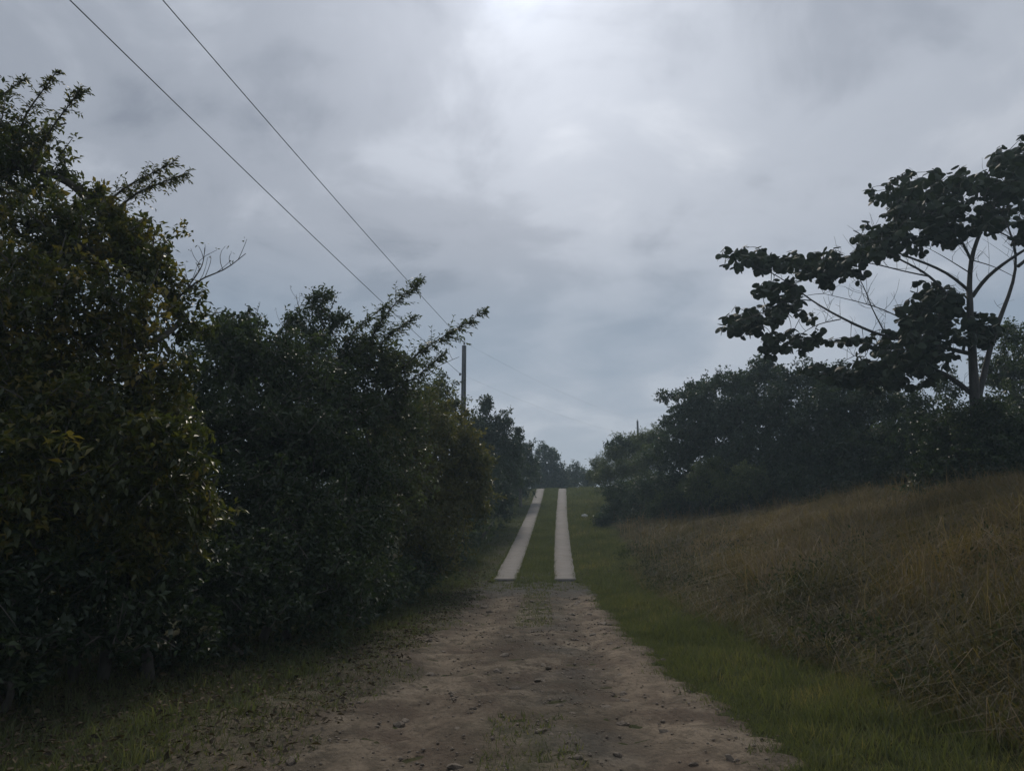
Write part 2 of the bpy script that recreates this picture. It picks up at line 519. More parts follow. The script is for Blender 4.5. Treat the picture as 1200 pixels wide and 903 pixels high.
ty = np.arange(-9, 25.01, 0.06)
ts = np.linspace(0, 1, 41)
el, er = dirt_edges(ty)
DX = cx(ty)[:, None] + el[:, None] + (er - el)[:, None] * ts[None]
DY = np.repeat(ty[:, None], 41, 1)
edge = np.minimum(ts, 1 - ts)
DZ = T(DX, DY) + 0.016 - 0.03 * np.exp(-edge / 0.02)[None] + 0.018 * wob(DX, DY, 0.25, 3) * 1.0 + 0.008 * wob(DX, DY, 0.11, 9) * sstep(edge, 0, 0.1)[None]
dxn = DX - cx(DY)
moss = 0.85 * np.exp(-((dxn - 0.1) / 0.36) ** 2) * sstep(wob(DX, DY, 2.0, 8) + 0.55 * sstep(DY, 9, 15), 0.05, 0.7)
moss += 0.95 * sstep(-dxn + 0.35 * wob(DX, DY, 0.8, 3) + 0.2 * wob(DX, DY, 0.3, 6), 1.05, 1.9)
moss += 0.55 * sstep(DY, 18.5, 22)
dirt = grid_mesh('dirt_track', DX, DY, DZ, M['dirt'], np.clip(moss, 0, 1))
dirt_lane = np.exp(-((dxn - 1.12) / 0.32) ** 2) + 0.7 * np.exp(-((dxn + 0.70) / 0.34) ** 2)
dirt_damp = 0.85 * sstep(DY + 0.8 * wob(DX, DY, 0.5, 2), 18.6, 20.6) + 0.45 * np.exp(-((dxn - 0.45) / 0.35) ** 2) * sstep(wob(DX, DY, 0.7, 12), -0.2, 0.5)
for nm_, ar_ in (('lane', dirt_lane), ('damp', np.clip(dirt_damp, 0, 0.85))):
    at_ = dirt.data.attributes.new(nm_, 'FLOAT', 'POINT')
    at_.data.foreach_set('value', np.clip(ar_, 0, 1).astype(np.float32).ravel())
tag(dirt, 'rutted stony dirt track running up to the concrete strips', 'dirt road', kind='structure')


# concrete wheel strips: thick slabs, each poured as one long run
def strip(name, off, label, hw):
    y = np.arange(22.9, 72, 0.4)
    c = cx(y) + off
    h = hw * (1 + 0.04 * wob(y, y, 0.8, off) + 0.03 * wob(y, y, 0.21, off))
    top = T(c, y)
    top = np.convolve(np.pad(top, 3, 'edge'), np.ones(7) / 7, 'valid') + 0.035 + 0.03 * sstep(y, 23, 26)
    sec = [(-1, -0.14), (-1, -0.012), (-0.975, 0.0), (0.975, 0.0), (1, -0.012), (1, -0.14)]
    V = np.array([[(c[i] + sx * h[i], y[i], top[i] + dz) for sx, dz in sec] for i in range(len(y))])
    n, k = V.shape[:2]
    idx = np.arange(n * k).reshape(n, k)
    a, b, cc, d = idx[:-1, :-1], idx[:-1, 1:], idx[1:, 1:], idx[1:, :-1]
    tr = np.concatenate([np.stack([a, b, cc], -1).reshape(-1, 3), np.stack([a, cc, d], -1).reshape(-1, 3)])
    f = [[idx[0, 0], idx[0, i], idx[0, i + 1]][::-1] for i in range(1, k - 1)]
    e = [[idx[-1, 0], idx[-1, i], idx[-1, i + 1]] for i in range(1, k - 1)]
    o = mesh_np(name, V, np.concatenate([tr, f, e]), M['concrete'])
    return tag(o, label, 'concrete strip', kind='structure')


strip('concrete_path', -0.875, 'pale concrete wheel strip beside the hedge, climbing the hill', 0.33)
strip('concrete_path', 0.875, 'pale concrete wheel strip beside the grassy bank, climbing the hill', 0.325)


# loose stones on the track
def stone_mesh(seed):
    r = np.random.default_rng(seed)
    import bmesh
    bm = bmesh.new()
    bmesh.ops.create_icosphere(bm, subdivisions=2 if seed < 4 else 1, radius=1)
    for v in bm.verts:
        n = 1 + 0.28 * math.sin(3 * v.co.x + seed) * math.cos(2.3 * v.co.y + 2 * seed) + 0.1 * r.normal()
        v.co = Vector((v.co.x * n * 1.25, v.co.y * n * 0.9, v.co.z * n * 0.55))
    me = bpy.data.meshes.new('stone')
    bm.to_mesh(me); bm.free()
    me.materials.append(M['stone'])
    return me


SM = [stone_mesh(i) for i in range(6)]
k = 0
for i in range(110):
    y = 3.6 + 16 * RNG.random() ** 1.5
    l, r_ = dirt_edges(np.array([y]))
    lane = RNG.choice([0.12, 0.95, -0.95, 99], p=[0.42, 0.22, 0.12, 0.24])
    dx = RNG.uniform(l[0] + 0.15, r_[0] - 0.1) if lane == 99 else lane + RNG.normal() * 0.28
    x = float(cx(y) + dx)
    s = float(RNG.uniform(0.022, 0.05) * (0.8 + 0.05 * y))
    o = bpy.data.objects.new('stone', SM[k % 6]); k += 1
    COL.objects.link(o)
    o.parent = dirt
    o.location = (x, y, float(T(x, y)) + 0.016 - s * 0.05)
    o.scale = (s, s * RNG.uniform(0.8, 1.2), s * RNG.uniform(0.7, 1.1))
    o.rotation_euler = (RNG.uniform(-.3, .3), RNG.uniform(-.3, .3), RNG.uniform(0, 6.28))

# gravel: uncountable
g = Geo()
n = 9000
y = 3.0 + 19 * RNG.random(n) ** 1.6
l, r_ = dirt_edges(y)
x = cx(y) + l + (r_ - l) * RNG.beta(1.3, 1.3, n)
s = 0.003 + 0.016 * RNG.random(n) ** 3.5 * (0.8 + 0.06 * y)
p = np.stack([x, y, T(x, y) + 0.018], 1)
oct_v = np.array([[1, 0, 0], [-1, 0, 0], [0, 1, 0], [0, -1, 0], [0, 0, .7], [0, 0, -.5]], float)
oct_t = np.array([[0, 2, 4], [2, 1, 4], [1, 3, 4], [3, 0, 4], [2, 0, 5], [1, 2, 5], [3, 1, 5], [0, 3, 5]])
ang = RNG.uniform(0, 6.28, n)
ov = oct_v[None] * s[:, None, None] * RNG.uniform(0.6, 1.3, (n, 6, 1))
rx = ov[..., 0] * np.cos(ang)[:, None] - ov[..., 1] * np.sin(ang)[:, None]
ry = ov[..., 0] * np.sin(ang)[:, None] + ov[..., 1] * np.cos(ang)[:, None]
ov = np.stack([rx, ry, ov[..., 2]], -1) + p[:, None]
g.add(ov, (np.arange(n)[:, None, None] * 6 + oct_t[None]).reshape(-1, 3))
tag(g.build('gravel', M['stone']), 'fine loose gravel scattered over the dirt track', 'gravel', kind='stuff')


# ------------------------------------------------------------------ grass
def blades(g, x, y, h, w, lean, tint, seg=2, z0=None, flow=None):
    n = len(x)
    z = T(x, y) - 0.01 if z0 is None else z0
    a = RNG.uniform(0, 2 * np.pi, n)
    ld = RNG.uniform(0, 2 * np.pi, n) if flow is None else flow + RNG.normal(size=n) * 1.1
    lv = np.stack([np.cos(ld), np.sin(ld), np.zeros(n)], 1) * (lean * h)[:, None]
    s = np.stack([np.cos(a), np.sin(a), np.zeros(n)], 1) * (w * 0.5)[:, None]
    p = np.stack([x, y, z], 1)
    up = np.array([0, 0, 1.0])
    if seg == 1:
        v = np.stack([p - s, p + s, p + lv + up * h[:, None]], 1)
        t = np.arange(n * 3).reshape(-1, 3)
        g.add(v, t, np.repeat(np.clip(tint, 0, 1), 3))
    else:
        mid = p + lv * 0.3 + up * (h * 0.6)[:, None]
        v = np.stack([p - s, p + s, mid - s * 0.8, mid + s * 0.8, p + lv + up * (h * (1 - 0.35 * lean))[:, None]], 1)
        b = np.arange(n)[:, None] * 5
        t = np.concatenate([b + [0, 1, 3], b + [0, 3, 2], b + [2, 3, 4]], 1).reshape(-1, 3)
        g.add(v, t, np.repeat(np.clip(tint, 0, 1), 5))


def near_y(n, y0, y1, pw):
    return y0 + (y1 - y0) * RNG.random(n) ** pw


def turf():
    g = Geo()
    # right verge
    n = 90000
    y = near_y(n, 2.5, 64, 2.0)
    e = np.where(y < 23.5, dirt_edges(y)[1], 1.22)
    hi = 3.2 + 0.02 * y
    x = cx(y) + e - 0.05 + (hi - e) * RNG.random(n)
    inn = sstep(x - cx(y) - e, -0.05, 0.35)
    h = RNG.uniform(0.025, 0.11, n) * (0.5 + 0.8 * inn) * (1 + 0.45 * wob(x, y, 0.8) + 0.4 * wob(x, y, 0.22, 3)) * (1 + 0.012 * y)
    blades(g, x, y, h, 0.006 + 0.0007 * y, RNG.uniform(0.2, 0.9, n), 0.5 + 0.24 * wob(x, y, 1.5) + 0.20 * wob(x, y, 0.35, 2) + 0.14 * RNG.normal(size=n), 1)
    # ragged growth along the edge of the dirt
    n = 26000
    y = near_y(n, 2.5, 23, 1.6)
    x = cx(y) + dirt_edges(y)[1] + 0.05 + 0.13 * RNG.normal(size=n) + 0.10 * wob(x[:n] * 0 + y * 3, y, 0.5, 2)
    blades(g, x, y, RNG.uniform(0.02, 0.075, n), 0.005 + 0.0006 * y, RNG.uniform(0.3, 1.1, n), 0.42 + 0.2 * wob(x, y, 0.6) + 0.15 * RNG.normal(size=n), 1)
    # left verge, up to and under the hedge
    n = 56000
    y = near_y(n, 2.5, 64, 2.0)
    e = np.where(y < 23.5, dirt_edges(y)[0], -1.22)
    lo = np.where(y < 12, -4.5, -3.6)
    x = cx(y) + lo + (np.maximum(e, -1.75) + 0.25 - lo) * RNG.random(n) ** 1.05
    h = RNG.uniform(0.04, 0.13, n) * (1 + 0.5 * wob(x, y, 0.7, 3)) * (1 + 0.010 * y) * (0.45 + 0.6 * sstep(-1.6 - (x - cx(y)), -0.1, 0.9))
    blades(g, x, y, h, 0.006 + 0.0007 * y, RNG.uniform(0.2, 0.9, n), 0.24 + 0.24 * wob(x, y, 0.9) + 0.13 * RNG.normal(size=n), 1)
    # between the strips
    n = 26000
    y = near_y(n, 20.5, 66, 1.5)
    x = cx(y) + RNG.uniform(-0.56, 0.56, n)
    kk = RNG.random(n) < sstep(y + 1.2 * wob(x, y, 0.4, 3), 20.8, 24.5)
    x, y = x[kk], y[kk]; n = len(x)
    blades(g, x, y, RNG.uniform(0.05, 0.15, n), 0.016 + 0.0004 * y, RNG.uniform(0.2, 0.8, n), 0.42 + 0.2 * wob(x, y, 1.2) + 0.13 * RNG.normal(size=n), 1)
    # creeping over the strip edges
    for ed_ in (-1.20, -0.55, 0.55, 1.20):
        n = 5000
        y = near_y(n, 22.6, 64, 1.5)
        x = cx(y) + ed_ + 0.025 * RNG.normal(size=n) - np.sign(abs(ed_) - 0.8) * np.sign(ed_) * -0.02 + 0.03 * wob(y, y, 0.5, ed_)
        blades(g, x, y, RNG.uniform(0.04, 0.12, n), 0.012 + 0.0003 * y, RNG.uniform(0.4, 1.3, n), 0.45 + 0.2 * wob(x, y, 0.8) + 0.14 * RNG.normal(size=n), 1)
    # patches on the dirt itself
    n = 26000
    y = near_y(n, 3.0, 23, 1.4)
    l, r = dirt_edges(y)
    x = cx(y) + l + (r - l) * RNG.random(n)
    d = x - cx(y)
    keep = ((np.abs(d - 0.1) < 0.32) & (wob(x, y, 2.0, 8) + 0.55 * sstep(y, 9, 15) > 0.42)) | ((d < -1.0) & (wob(x, y, 0.8, 3) * 0.35 - d > 1.25)) | (y > 20.5)
    x, y = x[keep], y[keep]; n = len(x)
    blades(g, x, y, RNG.uniform(0.02, 0.06, n), 0.007 + 0.0006 * y, RNG.uniform(0.3, 1.0, n), 0.45 + 0.2 * RNG.normal(size=n), 1, T(x, y) + 0.012)
    # loose taller tufts on both verges
    for side, cnt in ((1, 150), (-1, 220)):
        for i in range(cnt):
            yy = 3.0 + 50 * RNG.random() ** 1.7
            dd = RNG.uniform(1.8, 3.1) if side > 0 else -RNG.uniform(1.9, 3.8)
            k = RNG.integers(12, 30)
            x = cx(yy) + dd + RNG.normal(size=k) * 0.06
            y = yy + RNG.normal(size=k) * 0.06
            blades(g, x, y, RNG.uniform(0.08, 0.20, k), np.full(k, 0.006 + 0.0006 * yy), RNG.uniform(0.1, 0.7, k), np.clip(0.45 + 0.15 * RNG.normal() + 0.08 * RNG.normal(size=k), 0, 0.8), 2)
    tag(g.build('verge_grass', M['grass']), 'short green grass on the verges and between the strips', 'grass', kind='stuff')


def dry():
    g = Geo()
    n = 170000
    y = near_y(n, 2.2, 50, 1.45)
    s0 = 2.75 + 0.022 * y
    x = cx(y) + s0 + (15.0 - s0) * RNG.random(n) ** 1.15
    ed = x - cx(y) - s0
    clump = 1 + 0.42 * wob(x, y, 1.1, 2) + 0.32 * wob(x, y, 0.45, 7)
    h = RNG.uniform(0.15, 0.80, n) * clump * (0.45 + 0.55 * sstep(ed, 0, 1.3))
    # browner and taller up the bank, greener at its foot
    tint = 0.30 + 0.30 * sstep(ed, 0.2, 3.0) + 0.24 * wob(x, y, 2.2, 9) + 0.12 * wob(x, y, 0.7, 3) + 0.15 * RNG.normal(size=n)
    keep = (wob(x, y, 0.6, 4) + RNG.random(n) * 1.6 > -0.1)
    x, y, h, tint = x[keep], y[keep], h[keep], tint[keep]
    blades(g, x, y, h, 0.004 + 0.0005 * y, RNG.uniform(0.4, 2.6, len(x)), tint, 2, None, 3.0 * wob(x, y, 1.4, 5))
    # flattened, tangled stalks near the foot
    n = 9000
    y = near_y(n, 2.5, 25, 1.5)
    x = cx(y) + 2.8 + 5 * RNG.random(n) ** 1.3
    blades(g, x, y, RNG.uniform(0.2, 0.5, n), np.full(n, 0.007), RNG.uniform(1.2, 2.6, n), 0.42 + 0.2 * RNG.normal(size=n), 2, T(x, y) + 0.1 * RNG.random(n))
    # seed stalks
    n = 1800
    y = near_y(n, 4, 48, 1.3)
    x = cx(y) + 3.5 + 11 * RNG.random(n)
    blades(g, x, y, RNG.uniform(0.8, 1.25, n), 0.004 + 0.0004 * y, RNG.uniform(0.1, 0.4, n), 0.8 + 0.15 * RNG.normal(size=n), 2)
    tag(g.build('dry_grass', M['dry_grass']), 'tall tangled dry brown grass covering the bank', 'grass', kind='stuff')


turf()
dry()


def weeds():
    g = Geo()
    for i in range(420):
        y = 3.2 + 26 * RNG.random() ** 1.5
        x = float(cx(y)) + 2.9 + 4.2 * RNG.random() ** 1.2
        if wob(np.array(x), np.array(y), 1.6, 11) < -0.15:
            continue
        k = RNG.integers(30, 70)
        h = RNG.uniform(0.15, 0.55)
        q = norm(RNG.normal(size=(k, 3))) * RNG.uniform(0.3, 1.0, (k, 1)) * np.array([0.32, 0.32, h])
        p = np.array([x, y, float(T(x, y)) + 0.08]) + np.abs(q) * np.array([0, 0, 1]) + q * np.array([1, 1, 0])
        leaves(g, p, q + RNG.normal(size=(k, 3)) * 0.2, 0.045 + 0.002 * y, 0.018 + 0.001 * y, 0.30 + 0.2 * RNG.normal() + 0.12 * RNG.normal(size=k))
    tag(g.build('bank_weeds', M['leaf_weed']), 'low dark leafy weeds tangled along the foot of the bank', 'weeds', kind='stuff')


weeds()


def litter():
    g = Geo()
    n = 11000
    y = near_y(n, 2.6, 26, 1.5)
    x = cx(y) - 1.25 - 3.2 * RNG.random(n) ** 0.8
    p = np.stack([x, y, T(x, y) + 0.02 + 0.05 * RNG.random(n)], 1)
    a = RNG.normal(size=(n, 3)) * np.array([1, 1, 0.25])
    leaves(g, p, a, 0.055 + 0.001 * y[:, None], 0.028 + 0.0005 * y[:, None], 0.45 + 0.25 * RNG.normal(size=n), 1.5)
    tag(g.build('fallen_leaves', M['litter']), 'brown fallen leaves littering the ground under the hedge', 'leaf litter', kind='stuff')


litter()


# ------------------------------------------------------------------ trees and shrubs
def CL(u, v, Y, ru, rv=None, rd=None):
    """leaf clump: centre and radii in metres"""
    s = Y / F
    rv = ru if rv is None else rv
    c = W(u, v, Y)
    c[2] = max(c[2], float(T(c[0], c[1])) + 0.45 * rv * s)
    return c, np.array([ru * s, (ru if rd is None else rd) * s, rv * s])


def tree(name, label, cat, clumps, leaf, mat, cover=3.6, trunk=0.10, base=None, tint=0.45, tvar=0.16, bark='bark',
         group=None, sprays=(), bare=(), updir=0.35, twig_len=0.55, hang=0.0, aspect=0.5, stems=1, lup=0.6):
    cs = [c for c, r in clumps]
    cen = np.mean(cs, 0)
    if base is None:
        base = np.array([cen[0], cen[1], 0])
    else:
        base = np.array([base[0], base[1], 0.0])
    base[2] = float(T(base[0], base[1])) - 0.05
    root = empty(name, base, label, cat, group)
    wood, fol = Geo(), Geo()
    stem_geo = []
    low = min(c[2] - r[2] for c, r in clumps)
    height = max(c[2] for c in cs) - base[2]
    fork = np.array([base[0] * 0.6 + cen[0] * 0.4, base[1] * 0.6 + cen[1] * 0.4, base[2] + max(0.35, min(height * 0.35, cen[2] - base[2]))])
    trunk_paths = []
    for s in range(stems):
        b = base + (np.array([RNG.normal() * 0.2, RNG.normal() * 0.2, 0]) if s else 0)
        f = fork + (RNG.normal(size=3) * 0.35 if s else 0)
        pth = curve(b, f, 7, 0.10)
        sg_ = Geo(); tube(sg_, pth, trunk * 1.25, trunk * 0.75, 8, 0.5, 0.06); stem_geo.append(sg_)
        trunk_paths.append(pth)
    nodes = np.concatenate([p[2:] for p in trunk_paths])
    order = np.argsort([np.linalg.norm(c - fork) for c in cs])
    for i in order:
        c, r = clumps[i]
        d = np.linalg.norm(nodes - c, axis=1) + 0.8 * np.clip(nodes[:, 2] - c[2] + 0.1, 0, None)
        j = int(np.argmin(d))
        pth = curve(nodes[j], c, 6, 0.14, 0.05)
        tube(wood, pth, max(trunk * 0.42, 0.015), max(trunk * 0.16, 0.008), 5, 0.5)
        nodes = np.concatenate([nodes, pth[2:]])
        # twigs end in the outer shell of the clump; leaves grow along their outer half
        nl = int(cover * np.pi * r[0] * r[2] / (0.5 * leaf * leaf * aspect * 0.6))
        nt = max(10, nl // 26)
        dirs = norm(RNG.normal(size=(nt, 3)) + np.array([0, 0, updir]))
        ends = c + dirs * r * RNG.uniform(0.55, 1.12, (nt, 1)) ** 0.8 * (1 + 0.24 * RNG.normal(size=(nt, 1)))
        ends[:, 2] = np.maximum(ends[:, 2], T(ends[:, 0], ends[:, 1]) + 0.05)
        tl = twig_len * np.mean(r)
        td = norm(dirs + 0.55 * RNG.normal(size=(nt, 3)) + np.array([0, 0, 0.15 - hang]))
        starts = ends - td * tl
        for q in range(0, nt, 2):
            tube(wood, np.stack([starts[q], (starts[q] + ends[q]) / 2 + RNG.normal(size=3) * tl * 0.05, ends[q]]), 0.008 + 0.03 * trunk, 0.004, 3, 0.5)
        per = max(4, nl // nt)
        tt = RNG.uniform(0.15, 1.05, (nt, per, 1))
        pp = starts[:, None] + (ends - starts)[:, None] * tt + RNG.normal(size=(nt, per, 3)) * leaf * 0.45
        aa = td[:, None] * 0.7 + RNG.normal(size=(nt, per, 3)) * 0.75 + np.array([0, 0, -0.15 - hang])
        tn = tint + tvar * RNG.normal(size=(nt, 1)) + 0.10 * RNG.normal(size=(nt, per)) + 0.10 * RNG.normal()
        leaves(fol, pp.reshape(-1, 3), aa.reshape(-1, 3), leaf, leaf * aspect, tn.ravel(), lup)
    # long arching leafy wands
    for pts, n, ll, spread in sprays:
        pth = smooth_path(pts, 14)
        j = int(np.argmin(np.linalg.norm(nodes - pth[0], axis=1)))
        tube(wood, smooth_path(np.concatenate([[nodes[j]], pth]), 18), 0.022, 0.004, 5, 0.5)
        per = 9
        ns = n // per
        t = np.sort(RNG.uniform(0.0, 1.0, ns))
        k = t * 13
        i0 = np.clip(k.astype(int), 0, 12)
        P = pth[i0] + (pth[i0 + 1] - pth[i0]) * (k - i0)[:, None]
        tan = norm(pth[i0 + 1] - pth[i0])
        side = norm(np.cross(tan, np.array([0, 0, 1.0])))
        sg = np.where(np.arange(ns) % 2, 1, -1)[:, None]
        sl = (spread * (1.05 - 0.75 * t) * RNG.uniform(0.15, 1.25, ns) ** 1.3)[:, None]
        sd = norm(tan * 0.8 + side * sg * 0.45 + RNG.normal(size=(ns, 3)) * 0.5)
        E = P + sd * sl - np.array([0, 0, 0.12]) * sl
        for q in range(ns):
            tube(wood, np.stack([P[q], (P[q] + E[q]) / 2 + [0, 0, 0.06 * sl[q, 0]], E[q]]), 0.005, 0.0025, 3, 0.5)
        f = np.linspace(0.1, 1.05, per)[None, :, None]
        LP = P[:, None] + (E - P)[:, None] * f + RNG.normal(size=(ns, per, 3)) * ll * 0.12
        alt = np.where(np.arange(per) % 2, 1.0, -1.0)[None, :, None]
        s2 = norm(np.cross(sd, np.array([0, 0, 1.0])))[:, None]
        aa = sd[:, None] * 0.8 + s2 * alt * 0.6 + RNG.normal(size=(ns, per, 3)) * 0.35 - np.array([0, 0, 0.35])
        leaves(fol, LP.reshape(-1, 3), aa.reshape(-1, 3), ll, ll * 0.36, (tint + 0.12 + 0.14 * RNG.normal(size=(ns, per))).ravel())
    for pts, r0 in bare:
        pth = smooth_path(pts, 10)
        tube(wood, pth, r0, 0.004, 5, 0.5)
        ln = np.linalg.norm(pth[-1] - pth[0])
        for q in range(2, 9):
            ax = norm((pth[-1] - pth[0])[None])[0]
            e = pth[q] + (ax * 0.5 + np.array([RNG.normal() * 0.5, RNG.normal() * 0.4, 0.5 + 0.4 * RNG.random()])) * ln * RNG.uniform(0.2, 0.5) * (1.1 - q / 14)
            tube(wood, curve(pth[q], e, 5, 0.25), 0.005, 0.0025, 3, 0.5)
            leaves(fol, np.repeat(e[None], 2, 0) + RNG.normal(size=(2, 3)) * 0.015, RNG.normal(size=(2, 3)), 0.05, 0.022, np.full(2, tint))
    for sg_ in stem_geo:
        sg_.build('trunk', M[bark], root, base, True)
    wood.build('branches', M[bark], root, base, True)['kind'] = 'stuff'
    f = fol.build('crown', M[mat], root, base)
    f['kind'] = 'stuff'
    return root


# --- left side, nearest first
tree('leafy_tree', 'tall glossy-leaved tree with yellowing leaves, two wispy sprays at its top', 'tree',
     [CL(20, 195, 8.6, 62), CL(70, 285, 8.2, 75), CL(140, 300, 8.6, 52), CL(178, 330, 8.6, 42), CL(215, 372, 8.8, 30), CL(30, 390, 7.6, 100), CL(140, 410, 8.0, 80), CL(-70, 200, 9, 90),
      CL(-110, 320, 8.6, 140), CL(-60, 480, 7.8, 110), CL(70, 500, 7.4, 85), CL(190, 470, 8.2, 48), CL(150, 270, 8.9, 30), CL(105, 235, 8.9, 26)],
     0.085, 'leaf_near', 2.7, 0.15, (-5.6, 8.8), 0.60, 0.2, lup=1.1,
     sprays=[([W(20, 190, 8.5), W(25, 140, 8.4), W(66, 85, 8.2)], 528, 0.058, 0.31), ([W(35, 200, 8.5), W(60, 150, 8.3), W(96, 104, 8.1)], 608, 0.058, 0.34), ([W(5, 170, 8.5), W(-10, 120, 8.4), W(30, 92, 8.2)], 416, 0.058, 0.26),
             ([W(110, 260, 8.6), W(140, 222, 8.5), W(204, 190, 8.3)], 576, 0.058, 0.29), ([W(120, 260, 8.6), W(160, 225, 8.5), W(218, 203, 8.3)], 608, 0.058, 0.31)],
     bare=[([W(205, 352, 8.7), W(235, 325, 8.6), W(262, 318, 8.6), W(288, 297, 8.5)], 0.014), ([W(214, 345, 8.7), W(238, 312, 8.6), W(240, 290, 8.5)], 0.009)])
tree('broadleaf_shrub', 'low shrub at the foot of the yellowing tree, long shiny drooping leaves', 'shrub',
     [CL(60, 560, 7.0, 75), CL(180, 560, 7.4, 62), CL(200, 520, 7.5, 42), CL(40, 640, 6.9, 70), CL(140, 640, 7.3, 62), CL(-60, 600, 7.0, 90), CL(215, 610, 7.9, 50)],
     0.105, 'leaf_near', 2.7, 0.05, (-3.9, 7.7), 0.58, 0.2, hang=0.1, aspect=0.42, stems=3, lup=1.7)
tree('dark_thicket_tree', 'dense dark tree between the yellowing tree and the wand-branched tree', 'tree',
     [CL(285, 415, 12.8, 48), CL(250, 450, 12.2, 48), CL(320, 440, 12.8, 55), CL(300, 520, 12, 75), CL(370, 480, 13, 60), CL(250, 400, 13, 30), CL(270, 395, 13, 26), CL(350, 540, 12.2, 75), CL(230, 520, 11.4, 60)],
     0.09, 'leaf_dark', 2.8, 0.12, (-4.3, 12.3), 0.45, 0.18,
     bare=[([W(290, 400, 12.8), W(300, 378, 12.8), W(302, 362, 12.8)], 0.010)])
tree('dark_shrub', 'dark leafy shrub filling the shade below the thicket', 'shrub',
     [CL(270, 600, 10.4, 66), CL(350, 620, 10.8, 70), CL(405, 640, 11.6, 48), CL(300, 670, 9.6, 60), CL(390, 690, 10.2, 45), CL(240, 680, 8.8, 55), CL(420, 570, 12.2, 45)],
     0.09, 'leaf_dark', 2.0, 0.05, (-3.3, 10.6), 0.36, 0.18, stems=3)
tree('slender_tree', 'thin-crowned tree with an open twiggy top above the thicket', 'tree',
     [CL(375, 358, 15, 26, 24), CL(395, 378, 15, 22), CL(352, 382, 15, 24), CL(372, 405, 15, 36), CL(410, 425, 14.6, 34), CL(345, 430, 14.6, 40), CL(400, 460, 14.2, 45)],
     0.085, 'leaf_dark', 1.5, 0.09, (-3.9, 15), 0.45, 0.13, twig_len=0.8,
     bare=[([W(360, 390, 15), W(350, 362, 15), W(347, 345, 15)], 0.010), ([W(335, 420, 15), W(336, 395, 15), W(333, 372, 15)], 0.010)])
tree('arching_tree', 'grey-green tree whose long leafy wands arch out toward the power lines', 'tree',
     [CL(430, 430, 14.6, 36), CL(455, 455, 14.6, 36), CL(470, 490, 15, 42), CL(425, 500, 14, 50), CL(440, 560, 14, 52), CL(420, 620, 13.2, 48), CL(470, 430, 15, 24)],
     0.095, 'leaf_spray', 2.1, 0.09, (-2.9, 14.4), 0.45, 0.14,
     sprays=[([W(420, 430, 14.5), W(440, 385, 14.3), W(465, 352, 14.1), W(493, 328, 13.9)], 1018, 0.085, 0.61), ([W(430, 425, 14.5), W(455, 392, 14.2), W(486, 372, 14)], 626, 0.085, 0.48),
             ([W(450, 455, 14.5), W(490, 412, 14.2), W(530, 388, 14), W(568, 365, 13.8)], 1213, 0.085, 0.57), ([W(455, 460, 14.5), W(490, 440, 14.3), W(520, 415, 14.1)], 645, 0.085, 0.48),
             ([W(400, 420, 14.6), W(415, 385, 14.4), W(450, 360, 14.2)], 509, 0.085, 0.43)],
     bare=[([W(480, 460, 14.5), W(510, 430, 14.5), W(538, 418, 14.4)], 0.010)])
tree('olive_shrub', 'rounded olive-yellow shrub below the tall utility pole', 'shrub',
     [CL(500, 500, 20, 42), CL(535, 520, 21, 34), CL(480, 545, 19, 46), CL(535, 560, 21, 38), CL(555, 590, 22, 26), CL(505, 600, 20, 45), CL(455, 520, 18, 36), CL(465, 600, 17.5, 42), CL(550, 548, 21.5, 26), CL(500, 650, 18.5, 35)],
     0.12, 'leaf_olive', 3.2, 0.09, (-3.0, 20), 0.66, 0.18, stems=2)
tree('pale_shrub', 'airy grey shrub poking up beside the utility pole', 'shrub',
     [CL(520, 455, 24, 18), CL(500, 462, 24, 20), CL(530, 475, 24, 20), CL(480, 470, 24, 20), CL(515, 490, 24, 26)],
     0.10, 'leaf_spray', 1.6, 0.06, (-2.9, 24.3), 0.5, 0.12, twig_len=0.9)
tree('vine_covered_tree', 'dark tree with upright vine-draped humps beyond the utility pole', 'tree',
     [CL(570, 478, 40, 9, 15), CL(572, 505, 40, 18), CL(591, 496, 40, 12, 13), CL(602, 535, 41, 16), CL(585, 515, 40, 16), CL(560, 520, 39, 24), CL(590, 525, 40, 18), CL(606, 512, 41, 8, 11), CL(580, 555, 39, 28), CL(550, 500, 38, 16)],
     0.15, 'leaf_far', 3.6, 0.13, (-2.2, 39.5), 0.42, 0.12)
tree('roadside_shrub', 'dark shrub under the vine-draped tree, edging the strip', 'shrub',
     [CL(560, 590, 33, 24), CL(580, 575, 36, 22), CL(598, 560, 42, 16), CL(545, 610, 29, 26), CL(585, 598, 38, 13)],
     0.14, 'leaf_far', 3.4, 0.06, (-1.9, 35), 0.42, 0.12, stems=3)
tree('crest_tree', 'dark slim tree between the vine-draped tree and the crest', 'tree',
     [CL(600, 540, 50, 16), CL(600, 565, 49, 16), CL(612, 572, 52, 12), CL(590, 585, 46, 14), CL(612, 530, 52, 12), CL(618, 545, 52, 13), CL(608, 555, 51, 15), CL(625, 555, 54, 11), CL(622, 522, 53, 5)],
     0.17, 'leaf_far', 3.2, 0.10, None, 0.42, 0.12)
tree('crest_tree', 'broader dark tree behind the crest where the strips vanish', 'tree',
     [CL(618, 548, 78, 13), CL(622, 568, 78, 14), CL(640, 572, 79, 14), CL(660, 568, 80, 12), CL(637, 527, 80, 7), CL(648, 533, 80, 8), CL(634, 541, 80, 14), CL(650, 550, 80, 13), CL(630, 560, 80, 16), CL(648, 566, 80, 14)],
     0.22, 'leaf_far', 3.4, 0.12, None, 0.42, 0.12)
tree('crest_shrub', 'small round-topped tree behind the crest past both strips', 'tree',
     [CL(690, 562, 80, 11), CL(688, 574, 80, 10), CL(675, 551, 84, 9, 8), CL(664, 560, 84, 11), CL(678, 564, 84, 11), CL(668, 574, 84, 12)],
     0.22, 'leaf_far', 3.4, 0.10, None, 0.45, 0.12)
